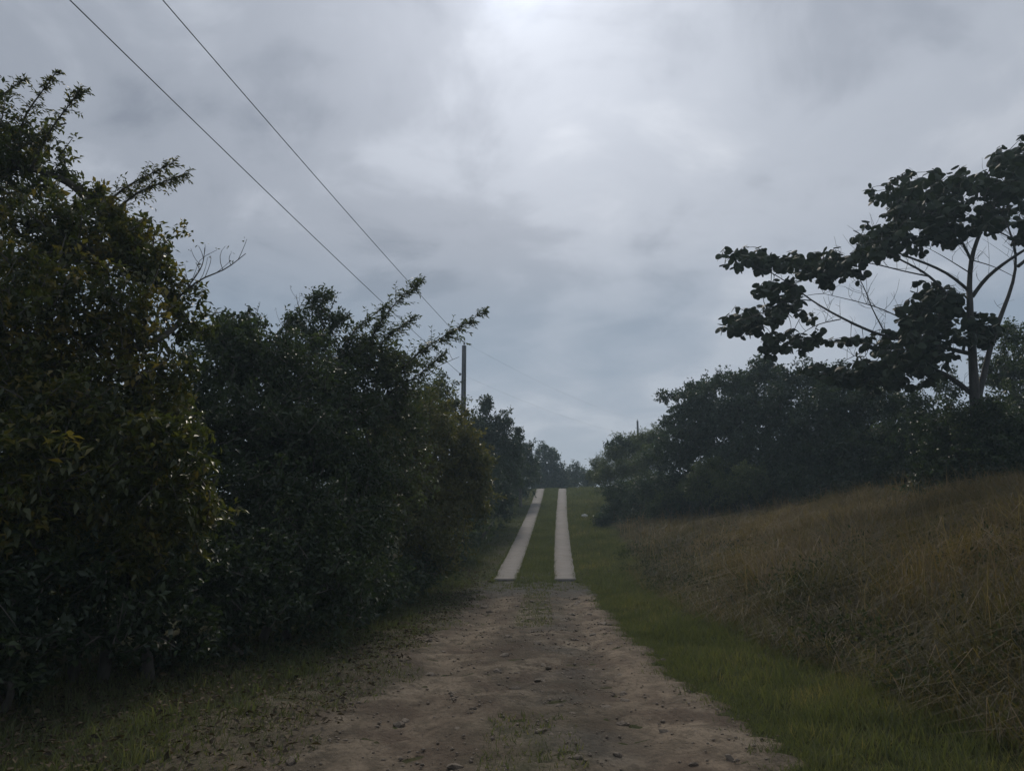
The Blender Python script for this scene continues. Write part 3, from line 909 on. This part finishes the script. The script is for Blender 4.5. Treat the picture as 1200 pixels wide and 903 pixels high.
for (x, y, h, r_, lab) in [(-8.5, 13, 5.6, 2.2, 'tall dark tree hidden deep in the thicket behind the slender tree'), (-9.5, 20, 6.0, 2.4, 'dark tree standing behind the arching tree'),
                      (-7.0, 27, 6.2, 2.2, 'dark tree behind the olive shrub and pole'), (-6.0, 34, 6.5, 2.2, 'dark tree left behind the utility pole')]:
    b = np.array([x, y, float(T(x, y))])
    cl = [(b + np.array([RNG.normal() * r_ * 0.45, RNG.normal() * r_ * 0.45, h * f_]), np.array([r_ * s, r_ * s, r_ * s * 0.8]) * 0.55) for f_, s in ((.2, 1), (.35, 1.1), (.45, 1.1), (.55, 1), (.65, 0.9), (.75, .8), (.3, 1.1))]
    tree('background_tree', lab, 'tree', cl, 0.14, 'leaf_dark', 2.4, 0.12, (x, y), 0.38, 0.12)

under = [('leafy low shrub in front of the yellowing tree, hiding its trunk', [(-4.0, 6.6, 0.5, 0.55), (-3.6, 7.2, 0.5, 0.5), (-4.4, 6.4, 0.9, 0.6), (-3.9, 7.0, 1.0, 0.55), (-4.8, 6.2, 0.5, 0.6), (-3.4, 7.6, 0.9, 0.5)]),
         ('low dark undergrowth under the near end of the hedge', [(-4.6, 5.6, 0.55, 0.7), (-5.4, 6.4, 0.7, 0.9), (-4.2, 6.8, 0.5, 0.7), (-4.9, 7.4, 0.8, 0.8), (-6.2, 7.2, 0.8, 0.9)]),
         ('low dark undergrowth at the foot of the drooping-leaved shrub', [(-3.3, 8.0, 0.45, 0.6), (-3.7, 8.8, 0.7, 0.7), (-3.0, 9.2, 0.5, 0.6), (-4.3, 9.2, 0.9, 0.8), (-5.2, 9.4, 0.9, 0.9)]),
         ('low dark undergrowth under the dense thicket tree', [(-2.9, 10.4, 0.5, 0.6), (-2.6, 11.6, 0.5, 0.6), (-3.6, 11.6, 0.9, 0.8), (-2.8, 12.8, 0.6, 0.7), (-4.2, 12.8, 1.0, 0.9)]),
         ('low dark undergrowth under the arching tree', [(-2.5, 13.9, 0.5, 0.6), (-2.4, 15.2, 0.6, 0.7), (-3.2, 15.0, 1.0, 0.8), (-2.4, 16.6, 0.6, 0.7), (-3.3, 17.2, 1.1, 0.9)]),
         ('low dark undergrowth before the olive shrub', [(-2.3, 18.2, 0.6, 0.7), (-2.2, 20.0, 0.7, 0.8), (-2.2, 22.2, 0.7, 0.8), (-2.2, 24.5, 0.8, 0.8), (-3.0, 26, 1.2, 1.0), (-2.1, 27, 0.8, 0.9)])]
for lab, cc in under:
    cl = []
    for x, y, h, r_ in cc:
        cl.append((np.array([x, y, float(T(x, y)) + h]), np.array([r_, r_, r_ * 0.75])))
    tree('undergrowth_shrub', lab, 'shrub', cl, 0.085 if cc[0][1] < 10 else 0.11, 'leaf_dark', 1.5, 0.03, cc[2][:2], 0.36, 0.16, stems=2)

# --- right side
thick = [('dark brush at the foot of the tiered tree', [(765, 38), (785, 37), (808, 36), (830, 35), (850, 34)], 0.9),
         ('dark brush under the bushy tree on the bank', [(862, 33), (880, 32.5), (900, 32), (920, 31.5), (940, 31)], 0.95),
         ('dark brush under the outstretched lowest limb', [(948, 30), (968, 29.5), (990, 29), (1012, 28.5), (1032, 28)], 0.95),
         ('dark brush round the trunk of the broad-leaved tree', [(1048, 27), (1070, 26.5), (1095, 26), (1120, 25.5), (1140, 25)], 0.95),
         ('dark brush at the top of the dry grass past the trunk', [(1160, 24.5), (1185, 24), (1212, 23.5), (1240, 23), (1280, 23)], 1.0),
         ('leafy brush hiding the lower trunk of the broad-leaved tree', [(1096, 22.2), (1120, 21.6), (1146, 21.2), (1172, 21), (1200, 21)], 0.92)]
for lab, uv, rr in thick:
    cl = []
    for u, Y_ in uv:
        for lift, dy in ((0.25, 0.0), (1.0, 0.5), (1.8, 1.0)):
            x = (u - 600 + RNG.normal() * 6) / 895 * (Y_ + dy)
            r_ = rr * RNG.uniform(0.8, 1.15)
            cl.append((np.array([x, Y_ + dy, float(T(x, Y_ + dy)) + lift * rr * RNG.uniform(0.8, 1.2)]), np.array([r_, r_, r_ * 0.85])))
    tree('brush_shrub', lab, 'shrub', cl, 0.13, 'leaf_far' if uv[0][1] > 28 else 'leaf_dark', 2.3, 0.03, None, 0.40, 0.16, stems=3)
tree('grassy_shrub', 'feathery green shrub where the bank meets the crest', 'shrub',
     [CL(703, 552, 52, 14), CL(720, 538, 50, 16), CL(712, 565, 49, 18), CL(735, 528, 49, 18), CL(735, 555, 47, 20), CL(693, 560, 54, 8)],
     0.18, 'leaf_pale', 3.0, 0.06, None, 0.6, 0.16, updir=0.9, aspect=0.25, stems=3)
tree('round_shrub', 'dark rounded shrub on the green verge next to the white stone', 'shrub',
     [CL(718, 600, 41, 17), CL(735, 590, 41, 18), CL(706, 612, 40, 11), CL(740, 612, 39, 14), CL(725, 580, 42, 16)],
     0.15, 'leaf_far', 3.3, 0.05, None, 0.42, 0.12, stems=3)
tree('grassy_shrub', 'feathery shrub under the small distant pole', 'shrub',
     [CL(755, 525, 47, 18), CL(768, 545, 44, 22), CL(750, 555, 45, 18), CL(770, 515, 46, 14), CL(745, 575, 43, 16), CL(775, 575, 40, 20)],
     0.17, 'leaf_pale', 2.8, 0.06, None, 0.55, 0.16, updir=0.9, aspect=0.25, stems=3)
tree('broad_leaf_sprig', 'dark wind-swept sprig leaning out over the feathery shrub', 'shrub',
     [CL(726, 516, 48, 8, 4), CL(715, 520, 48, 6, 3), CL(738, 520, 48, 9, 5), CL(745, 528, 48, 10)], 0.2, 'leaf_far', 3.0, 0.05, W(748, 540, 48)[:2], 0.4, 0.1)
tree('layered_tree', 'dark tree with flat frond-like tiers overhanging toward the crest', 'tree',
     [CL(790, 465, 38, 18, 8), CL(812, 455, 38, 18, 8), CL(800, 482, 38, 22, 10), CL(838, 452, 38, 20, 10), CL(785, 500, 38, 14, 10), CL(825, 480, 37, 30), CL(805, 515, 37, 30), CL(840, 510, 36, 36), CL(800, 545, 37, 28), CL(780, 530, 38, 18)],
     0.18, 'leaf_far', 3.3, 0.14, None, 0.40, 0.12)
tree('hillside_tree', 'dark bushy tree crowning the bank, next to the tiered tree', 'tree',
     [CL(865, 455, 36, 26), CL(890, 445, 36, 22), CL(915, 448, 35, 22), CL(875, 490, 35, 38), CL(915, 485, 34, 36), CL(880, 530, 34, 34), CL(930, 525, 33, 34), CL(900, 430, 36, 12), CL(850, 545, 34, 24)],
     0.17, 'leaf_far', 3.3, 0.14, None, 0.40, 0.12)
tree('hillside_tree', 'dark leafy tree on the bank, below the outstretched lowest limb', 'tree',
     [CL(950, 450, 34, 26), CL(975, 460, 33, 28), CL(960, 495, 32, 36), CL(1000, 490, 31, 36), CL(975, 530, 31, 30), CL(1015, 465, 32, 24), CL(1020, 525, 30, 28)],
     0.16, 'leaf_far', 3.2, 0.12, None, 0.40, 0.12)
tree('hillside_shrub', 'dark shrub thicket at the foot of the broad-leaved tree', 'shrub',
     [CL(1060, 490, 29, 34), CL(1050, 525, 28, 28), CL(1095, 505, 28, 32), CL(1085, 535, 27, 24), CL(1120, 525, 27, 24), CL(1040, 470, 30, 22)],
     0.14, 'leaf_dark', 3.0, 0.07, None, 0.40, 0.12, stems=3)
tree('hillside_tree', 'green tree behind the forked trunk of the broad-leaved tree', 'tree',
     [CL(1190, 400, 29, 26), CL(1170, 440, 29, 28), CL(1200, 450, 28, 34), CL(1180, 485, 27, 32), CL(1225, 420, 29, 36), CL(1240, 480, 27, 40), CL(1110, 455, 30, 18), CL(1160, 500, 27, 24)],
     0.14, 'leaf_dark', 2.4, 0.12, None, 0.5, 0.14)
tree('hillside_shrub', 'low dark shrub along the top edge of the dry grass', 'shrub',
     [CL(1150, 525, 24, 24), CL(1190, 510, 23, 28), CL(1230, 505, 23, 30), CL(1175, 535, 22.5, 16)],
     0.12, 'leaf_dark', 2.8, 0.05, None, 0.42, 0.12, stems=3)
tree('pale_weed_shrub', 'pale green bushy weed in front of the dark hillside trees', 'shrub',
     [CL(825, 560, 33, 18), CL(838, 548, 33, 12), CL(815, 575, 33, 16), CL(845, 575, 32, 16)],
     0.14, 'leaf_pale', 2.6, 0.04, None, 0.5, 0.14, updir=0.8, aspect=0.3, stems=3)
tree('pale_weed_shrub', 'pale weed with a flat drooping top at the edge of the dry grass', 'shrub',
     [CL(875, 552, 31, 18, 8), CL(868, 570, 31, 16), CL(890, 565, 31, 14)],
     0.14, 'leaf_pale', 2.4, 0.04, None, 0.45, 0.14, hang=0.4, aspect=0.3, stems=3)
tree('pale_weed_shrub', 'green bushy weed low on the bank beside the round shrub', 'shrub',
     [CL(785, 590, 37, 18), CL(770, 600, 37, 14), CL(800, 585, 36, 16)],
     0.15, 'leaf_pale', 2.6, 0.04, None, 0.32, 0.14, updir=0.8, aspect=0.3, stems=3)


# --- the broad-leaved tree on the bank
def broad_leaf_mesh():
    # rounded, pointed, cupped leaf, length 1 along +X, hanging tip
    st = [(0.0, 0.05), (0.10, 0.36), (0.35, 0.50), (0.65, 0.46), (0.88, 0.28), (1.0, 0.03)]
    V, Tt = [], []
    for x, w in st:
        z = -0.35 * x * x
        V += [(x, -w, z - 0.10 * w), (x, 0, z), (x, w, z - 0.10 * w)]
    for i in range(len(st) - 1):
        a = i * 3
        for k in (0, 1):
            q = [a + k, a + k + 1, a + k + 4, a + k + 3]
            Tt += [(q[0], q[3], q[2]), (q[0], q[2], q[1])]
    return np.array(V), np.array(Tt)


def broad_tree():
    Y0 = 22.5
    bx, by = W(1147, 560, Y0)[:2]
    base = np.array([bx, by, float(T(bx, by)) - 0.1])
    root = empty('broad_leaved_tree', base, 'tall spreading tree with large dark leaves and bare forking limbs on the bank', 'tree')
    wood = Geo()
    limbs = []

    def limb(pts, r0, r1, n=14, d0=0.0, d1=0.0):
        P = [W(u, v, Y0 + d0 + (d1 - d0) * i / max(1, len(pts) - 1)) for i, (u, v) in enumerate(pts)]
        pth = smooth_path(P, n)
        tube(wood, pth, r0 * 0.82, r1 * 0.7, 7, 0.5, 0.03)
        limbs.append(pth)
        return pth

    tr = [(1143, 480), (1140, 420), (1137, 370), (1136, 340)]
    P = np.concatenate([[base], [W(u, v, Y0) for u, v in tr]])
    pth = smooth_path(P, 16); tg = Geo(); tube(tg, pth, 0.20, 0.085, 10, 0.5, 0.04); limbs.append(pth)
    tg.build('trunk', M['bark_dark'], root, base, True)
    limb([(1136, 345), (1137, 303), (1150, 268), (1172, 232), (1190, 200)], 0.10, 0.03, d1=0.5)
    limb([(1138, 305), (1126, 280), (1110, 262), (1090, 235)], 0.055, 0.02, d1=-0.8)
    limb([(1146, 470), (1163, 395), (1184, 342), (1193, 312), (1190, 285), (1175, 250)], 0.12, 0.03, d1=1.0)
    limb([(1193, 312), (1220, 290), (1260, 240)], 0.07, 0.03, d0=0.6, d1=1.0)
    limb([(1139, 348), (1155, 325), (1180, 306), (1210, 287), (1250, 262)], 0.08, 0.03, d1=-1.5)
    limb([(1163, 268), (1190, 281)], 0.03, 0.03, n=6, d0=0.3, d1=0.9)
    limb([(1137, 342), (1115, 322), (1085, 308), (1060, 300), (1030, 285), (1000, 270)], 0.065, 0.018, d1=1.4)
    limb([(1110, 345), (1092, 325), (1075, 314), (1050, 302), (1032, 290), (1010, 300)], 0.055, 0.018, d1=-1.4)
    limb([(1090, 324), (1060, 318), (1025, 309), (995, 305), (965, 302)], 0.03, 0.012, d0=-0.7, d1=-0.4)
    limb([(1140, 415), (1085, 402), (1030, 393), (985, 372), (950, 352), (930, 335), (905, 320)], 0.085, 0.018, 20, 0, -1.0)
    limb([(1140, 462), (1110, 438), (1080, 427), (1050, 415), (1020, 405)], 0.10, 0.03, d1=1.5)
    limb([(1035, 386), (1020, 358), (1014, 338), (1000, 314)], 0.028, 0.012, 10, 0.4, 0.8)
    limb([(1055, 372), (1030, 360), (1000, 352), (965, 344)], 0.026, 0.01, 10, 0.6, 0.8)
    limb([(950, 352), (925, 350), (900, 362)], 0.022, 0.01, 8, -0.8, -1.2)
    limb([(985, 374), (955, 380), (930, 398)], 0.022, 0.01, 8, -0.6, -1.0)
    limb([(1040, 398), (1005, 415), (985, 425)], 0.025, 0.01, 8, 0.2, 0.0)
    limb([(1137, 320), (1105, 300), (1090, 292)], 0.025, 0.01, 8, 0, -0.5)
    limb([(1140, 305), (1165, 312), (1190, 325)], 0.022, 0.012, 8, 0, 0.4)
    limb([(1250, 262), (1300, 230), (1340, 240)], 0.03, 0.015, 8, -1.5, -2)
    limb([(1260, 240), (1300, 200), (1350, 190)], 0.03, 0.015, 8, 1, 1.5)
    nodes = np.concatenate(limbs)

    # rosettes: (u0, v0, u1, v1, half thickness px, count, depth spread m)
    runs = [(850, 300, 925, 308, 11, 14, 0.7), (850, 382, 930, 358, 13, 20, 0.8), (890, 345, 940, 330, 12, 10, 0.7), (925, 305, 1000, 305, 12, 18, 0.9), (870, 375, 905, 392, 6, 5, 0.6),
            (1000, 290, 1060, 262, 20, 26, 1.3), (1030, 225, 1110, 215, 16, 24, 1.5), (1045, 255, 1130, 250, 22, 40, 1.6), (1110, 225, 1200, 205, 20, 36, 1.6), (1170, 190, 1215, 170, 16, 18, 1.4),
            (1140, 255, 1200, 245, 12, 12, 1.3), (1120, 272, 1165, 260, 9, 9, 1.0), (1195, 205, 1300, 170, 26, 30, 1.8), (1200, 255, 1340, 230, 24, 24, 1.8), (1190, 285, 1230, 275, 8, 6, 0.8),
            (1080, 345, 1115, 355, 14, 15, 0.8), (1060, 380, 1130, 372, 18, 30, 1.0), (1035, 402, 1100, 400, 14, 24, 1.0), (1140, 378, 1165, 382, 12, 9, 0.7), (1030, 428, 1100, 432, 12, 18, 1.2),
            (1010, 425, 1110, 412, 15, 26, 1.0), (1060, 362, 1125, 345, 14, 14, 0.8), (985, 440, 1075, 448, 9, 18, 1.0), (945, 432, 1000, 440, 7, 8, 0.8), (1130, 400, 1160, 395, 9, 7, 0.6), (1150, 215, 1215, 225, 18, 18, 1.4), (1060, 235, 1120, 235, 16, 14, 1.2),
            (900, 405, 965, 392, 9, 14, 0.7), (985, 395, 1005, 398, 5, 3, 0.4), (965, 330, 975, 322, 5, 4, 0.4), (1005, 315, 1012, 322, 5, 2, 0.3), (950, 320, 962, 312, 6, 3, 0.5), (1015, 292, 1075, 290, 8, 12, 1.2), (1085, 275, 1115, 282, 8, 8, 0.9)]
    V0, T0 = broad_leaf_mesh()
    mats, shown = [], []
    for (u0, v0, u1, v1, th, cnt, dz) in runs:
        for i in range(int(cnt * (3.0 if u0 < 1000 else 2.4))):
            t = RNG.random()
            u = u0 + (u1 - u0) * t + RNG.normal() * 7
            v = v0 + (v1 - v0) * t + RNG.normal() * th * 0.6
            c = W(u, v, Y0 + RNG.normal() * dz)
            j = int(np.argmin(np.linalg.norm(nodes - c, axis=1)))
            tw = curve(nodes[j], c, 6, 0.2, 0.0)
            tube(wood, tw, 0.013, 0.007, 4, 0.5)
            nodes = np.concatenate([nodes, tw[2:]])
            k = RNG.integers(4, 8)
            a0 = RNG.uniform(0, 6.28)
            for q in range(k):
                az = a0 + q * 6.283 / k + RNG.normal() * 0.3
                el = RNG.uniform(-1.1, 0.3)
                L = RNG.uniform(0.15, 0.26)
                ax = np.array([math.cos(az) * math.cos(el), math.sin(az) * math.cos(el), math.sin(el)])
                up = np.array([0, 0, 1.0]) + RNG.normal(size=3) * 0.55
                sd = norm(np.cross(up, ax)[None])[0]
                nz = np.cross(ax, sd)
                B = np.stack([ax, sd, nz], 1) * L
                mats.append((B, c + ax * 0.05))
                shown.append((u < 940 and v < 420) * 2 + (v < 235 and u < 1190) * 1.0 + RNG.random() * 0.9)
    # bare twigs
    lim = np.concatenate(limbs)
    for i in range(170):
        j = RNG.integers(0, len(lim))
        nd = lim[j]
        e = nd + np.array([RNG.normal() * 0.35 - 0.15, RNG.normal() * 0.3, abs(RNG.normal()) * 0.5 + 0.2])
        tw = curve(nd, e, 5, 0.2)
        tube(wood, tw, 0.008, 0.004, 3, 0.5)
        e2 = tw[2] + np.array([RNG.normal() * 0.25, RNG.normal() * 0.2, 0.3 * RNG.random() + 0.1])
        tube(wood, curve(tw[2], e2, 4, 0.2), 0.006, 0.003, 3, 0.5)
    wood.build('branches', M['bark_dark'], root, base, True)['kind'] = 'stuff'
    order = np.argsort(-np.array(shown))
    me = bpy.data.meshes.new('leaf')
    me.from_pydata([tuple(v) for v in V0], [], [tuple(int(i) for i in t) for t in T0])
    me.polygons.foreach_set('use_smooth', np.ones(len(T0), bool))
    at = me.attributes.new('tint', 'FLOAT', 'POINT'); at.data.foreach_set('value', np.full(len(V0), 0.5, np.float32))
    me.materials.append(M['leaf_broad'])
    from mathutils import Matrix
    for j in order[:300]:
        B, p = mats[j]
        o = bpy.data.objects.new('leaf', me)
        COL.objects.link(o)
        o.parent = root
        m = Matrix([list(B[0]) + [p[0] - base[0]], list(B[1]) + [p[1] - base[1]], list(B[2]) + [p[2] - base[2]], [0, 0, 0, 1]])
        o.matrix_local = m
    rest = Geo()
    for j in order[300:]:
        B, p = mats[j]
        rest.add(V0 @ B.T + p, T0, float(np.clip(0.5 + 0.25 * RNG.normal(), 0, 1)))
    c = rest.build('crown', M['leaf_broad'], root, base, True)
    c['kind'] = 'stuff'


broad_tree()


# ------------------------------------------------------------------ utility poles and wires
def pole(top, label, r0=0.14, full=True):
    x, y = top[0], top[1]
    zb = float(T(x, y)) - 0.3
    root = empty('utility_pole', (x, y, zb), label, 'pole', 'utility poles along the track')
    g = Geo()
    H = top[2] - zb
    pth = np.stack([np.zeros(9), np.zeros(9), np.linspace(0, H, 9)], 1)
    tube(g, pth, r0, r0 * 0.72, 12, 0.5, 0.01)
    g.build('shaft', M['wood_pole'], root, None, True)
    if full:
        g = Geo()                                        # pin insulator at the top
        for r, z in ((0.02, 0.0),):
            tube(g, [(0, 0, H - 0.02), (0, 0, H + 0.10)], 0.015, 0.015, 6)
        tube(g, [(0, 0, H + 0.08), (0, 0, H + 0.12), (0, 0, H + 0.17)], 0.055, 0.03, 10)
        g.build('insulator', M['insulator'], root, None, True)
        g = Geo()                                        # neutral spool on a side bracket
        tube(g, [(-0.06, 0, H - 1.45), (-0.20, 0, H - 1.45)], 0.02, 0.02, 6)
        tube(g, [(-0.19, 0, H - 1.51), (-0.19, 0, H - 1.39)], 0.045, 0.045, 8)
        g.build('bracket', M['insulator'], root, None, True)
        g = Geo()
        tube(g, [(0.0, -r0 * 0.9, H - 0.1), (0.0, -r0 * 1.0, H - 3.5), (0.0, -r0 * 1.05, 0.3)], 0.012, 0.012, 5)
        g.build('ground_wire', M['wire'], root)
    return np.array([x, y, zb + H])


P1 = W(544, 405, 37.0)
pole(P1, 'tall weathered utility pole rising out of the hedge', 0.15)
P2 = W(747, 493, 78.0)
pole(P2, 'small distant utility pole above the feathery shrub', 0.14)
P3 = W(499, 449, 27.0)
pole(P3, 'short grey post top showing between the arching tree and the tall pole', 0.10, False)


def wire(a, b, sag, label, r=0.009):
    t = np.linspace(0, 1, 40)[:, None]
    p = a + (b - a) * t
    p[:, 2] -= (sag * 4 * t * (1 - t))[:, 0]
    g = Geo()
    tube(g, p - a, r, r, 5)
    o = g.build('power_line', M['wire'], None, None, True)
    o.location = a
    return tag(o, label, 'wire', 'power lines')


def through(end, q, ext):
    """span end lying on the line from `end` through q, extended behind by factor ext"""
    return end + (q - end) * ext


up_end = P1 + np.array([0, 0, 0.17]); lo_end = P1 + np.array([-0.19, 0, -1.42])
qa = W(210, 0, 12.0); qb = W(108, 0, 10.6)
wire(up_end, through(up_end, qa, 1.9), 0.35, 'upper power line running to the top of the tall pole', 0.010)
wire(lo_end, through(lo_end, qb, 1.9), 0.35, 'lower power line running to the tall pole below its top', 0.010)
wire(up_end, P2 + np.array([0, 0, 0.17]), 0.5, 'thin upper power line from the tall pole onward to the small distant pole', 0.003)
wire(lo_end, P2 + np.array([-0.19, 0, -1.42]), 0.5, 'thin lower power line from the tall pole onward to the small distant pole', 0.003)

# white stone on the verge
p = W(685, 607, 45)
zx, zy = p[0], 45.0
g = Geo()
o = bpy.data.objects.new('white_stone', SM[0].copy()); COL.objects.link(o)
o.data.materials.clear(); o.data.materials.append(M['white_stone'])
o.location = (zx, zy, float(T(zx, zy)) + 0.08); o.scale = (0.17, 0.13, 0.24); o.rotation_euler = (0, 0.3, 0.4)
tag(o, 'small white stone lying on the green verge by the round shrub', 'stone')

# ------------------------------------------------------------------ air
def haze():
    m, t = new_mat('haze')
    v = N(t, 'ShaderNodeVolumePrincipled')
    v.inputs['Color'].default_value = (0.66, 0.86, 1.0, 1)
    v.inputs['Density'].default_value = 0.0016
    v.inputs['Anisotropy'].default_value = 0.3
    o = N(t, 'ShaderNodeOutputMaterial'); t.links.new(v.outputs[0], o.inputs['Volume'])
    x0, x1, y0, y1, z0, z1 = -1510, 1510, -510, 2510, -3, 22
    V = [(x, y, z) for z in (z0, z1) for y in (y0, y1) for x in (x0, x1)]
    Fq = [(0, 2, 3, 1), (4, 5, 7, 6), (0, 1, 5, 4), (2, 6, 7, 3), (0, 4, 6, 2), (1, 3, 7, 5)]
    me = bpy.data.meshes.new('haze'); me.from_pydata(V, [], Fq); me.materials.append(m)
    b = bpy.data.objects.new('haze', me); COL.objects.link(b)
    tag(b, 'thin damp haze in the air over the hillside', 'haze', kind='stuff')


haze()
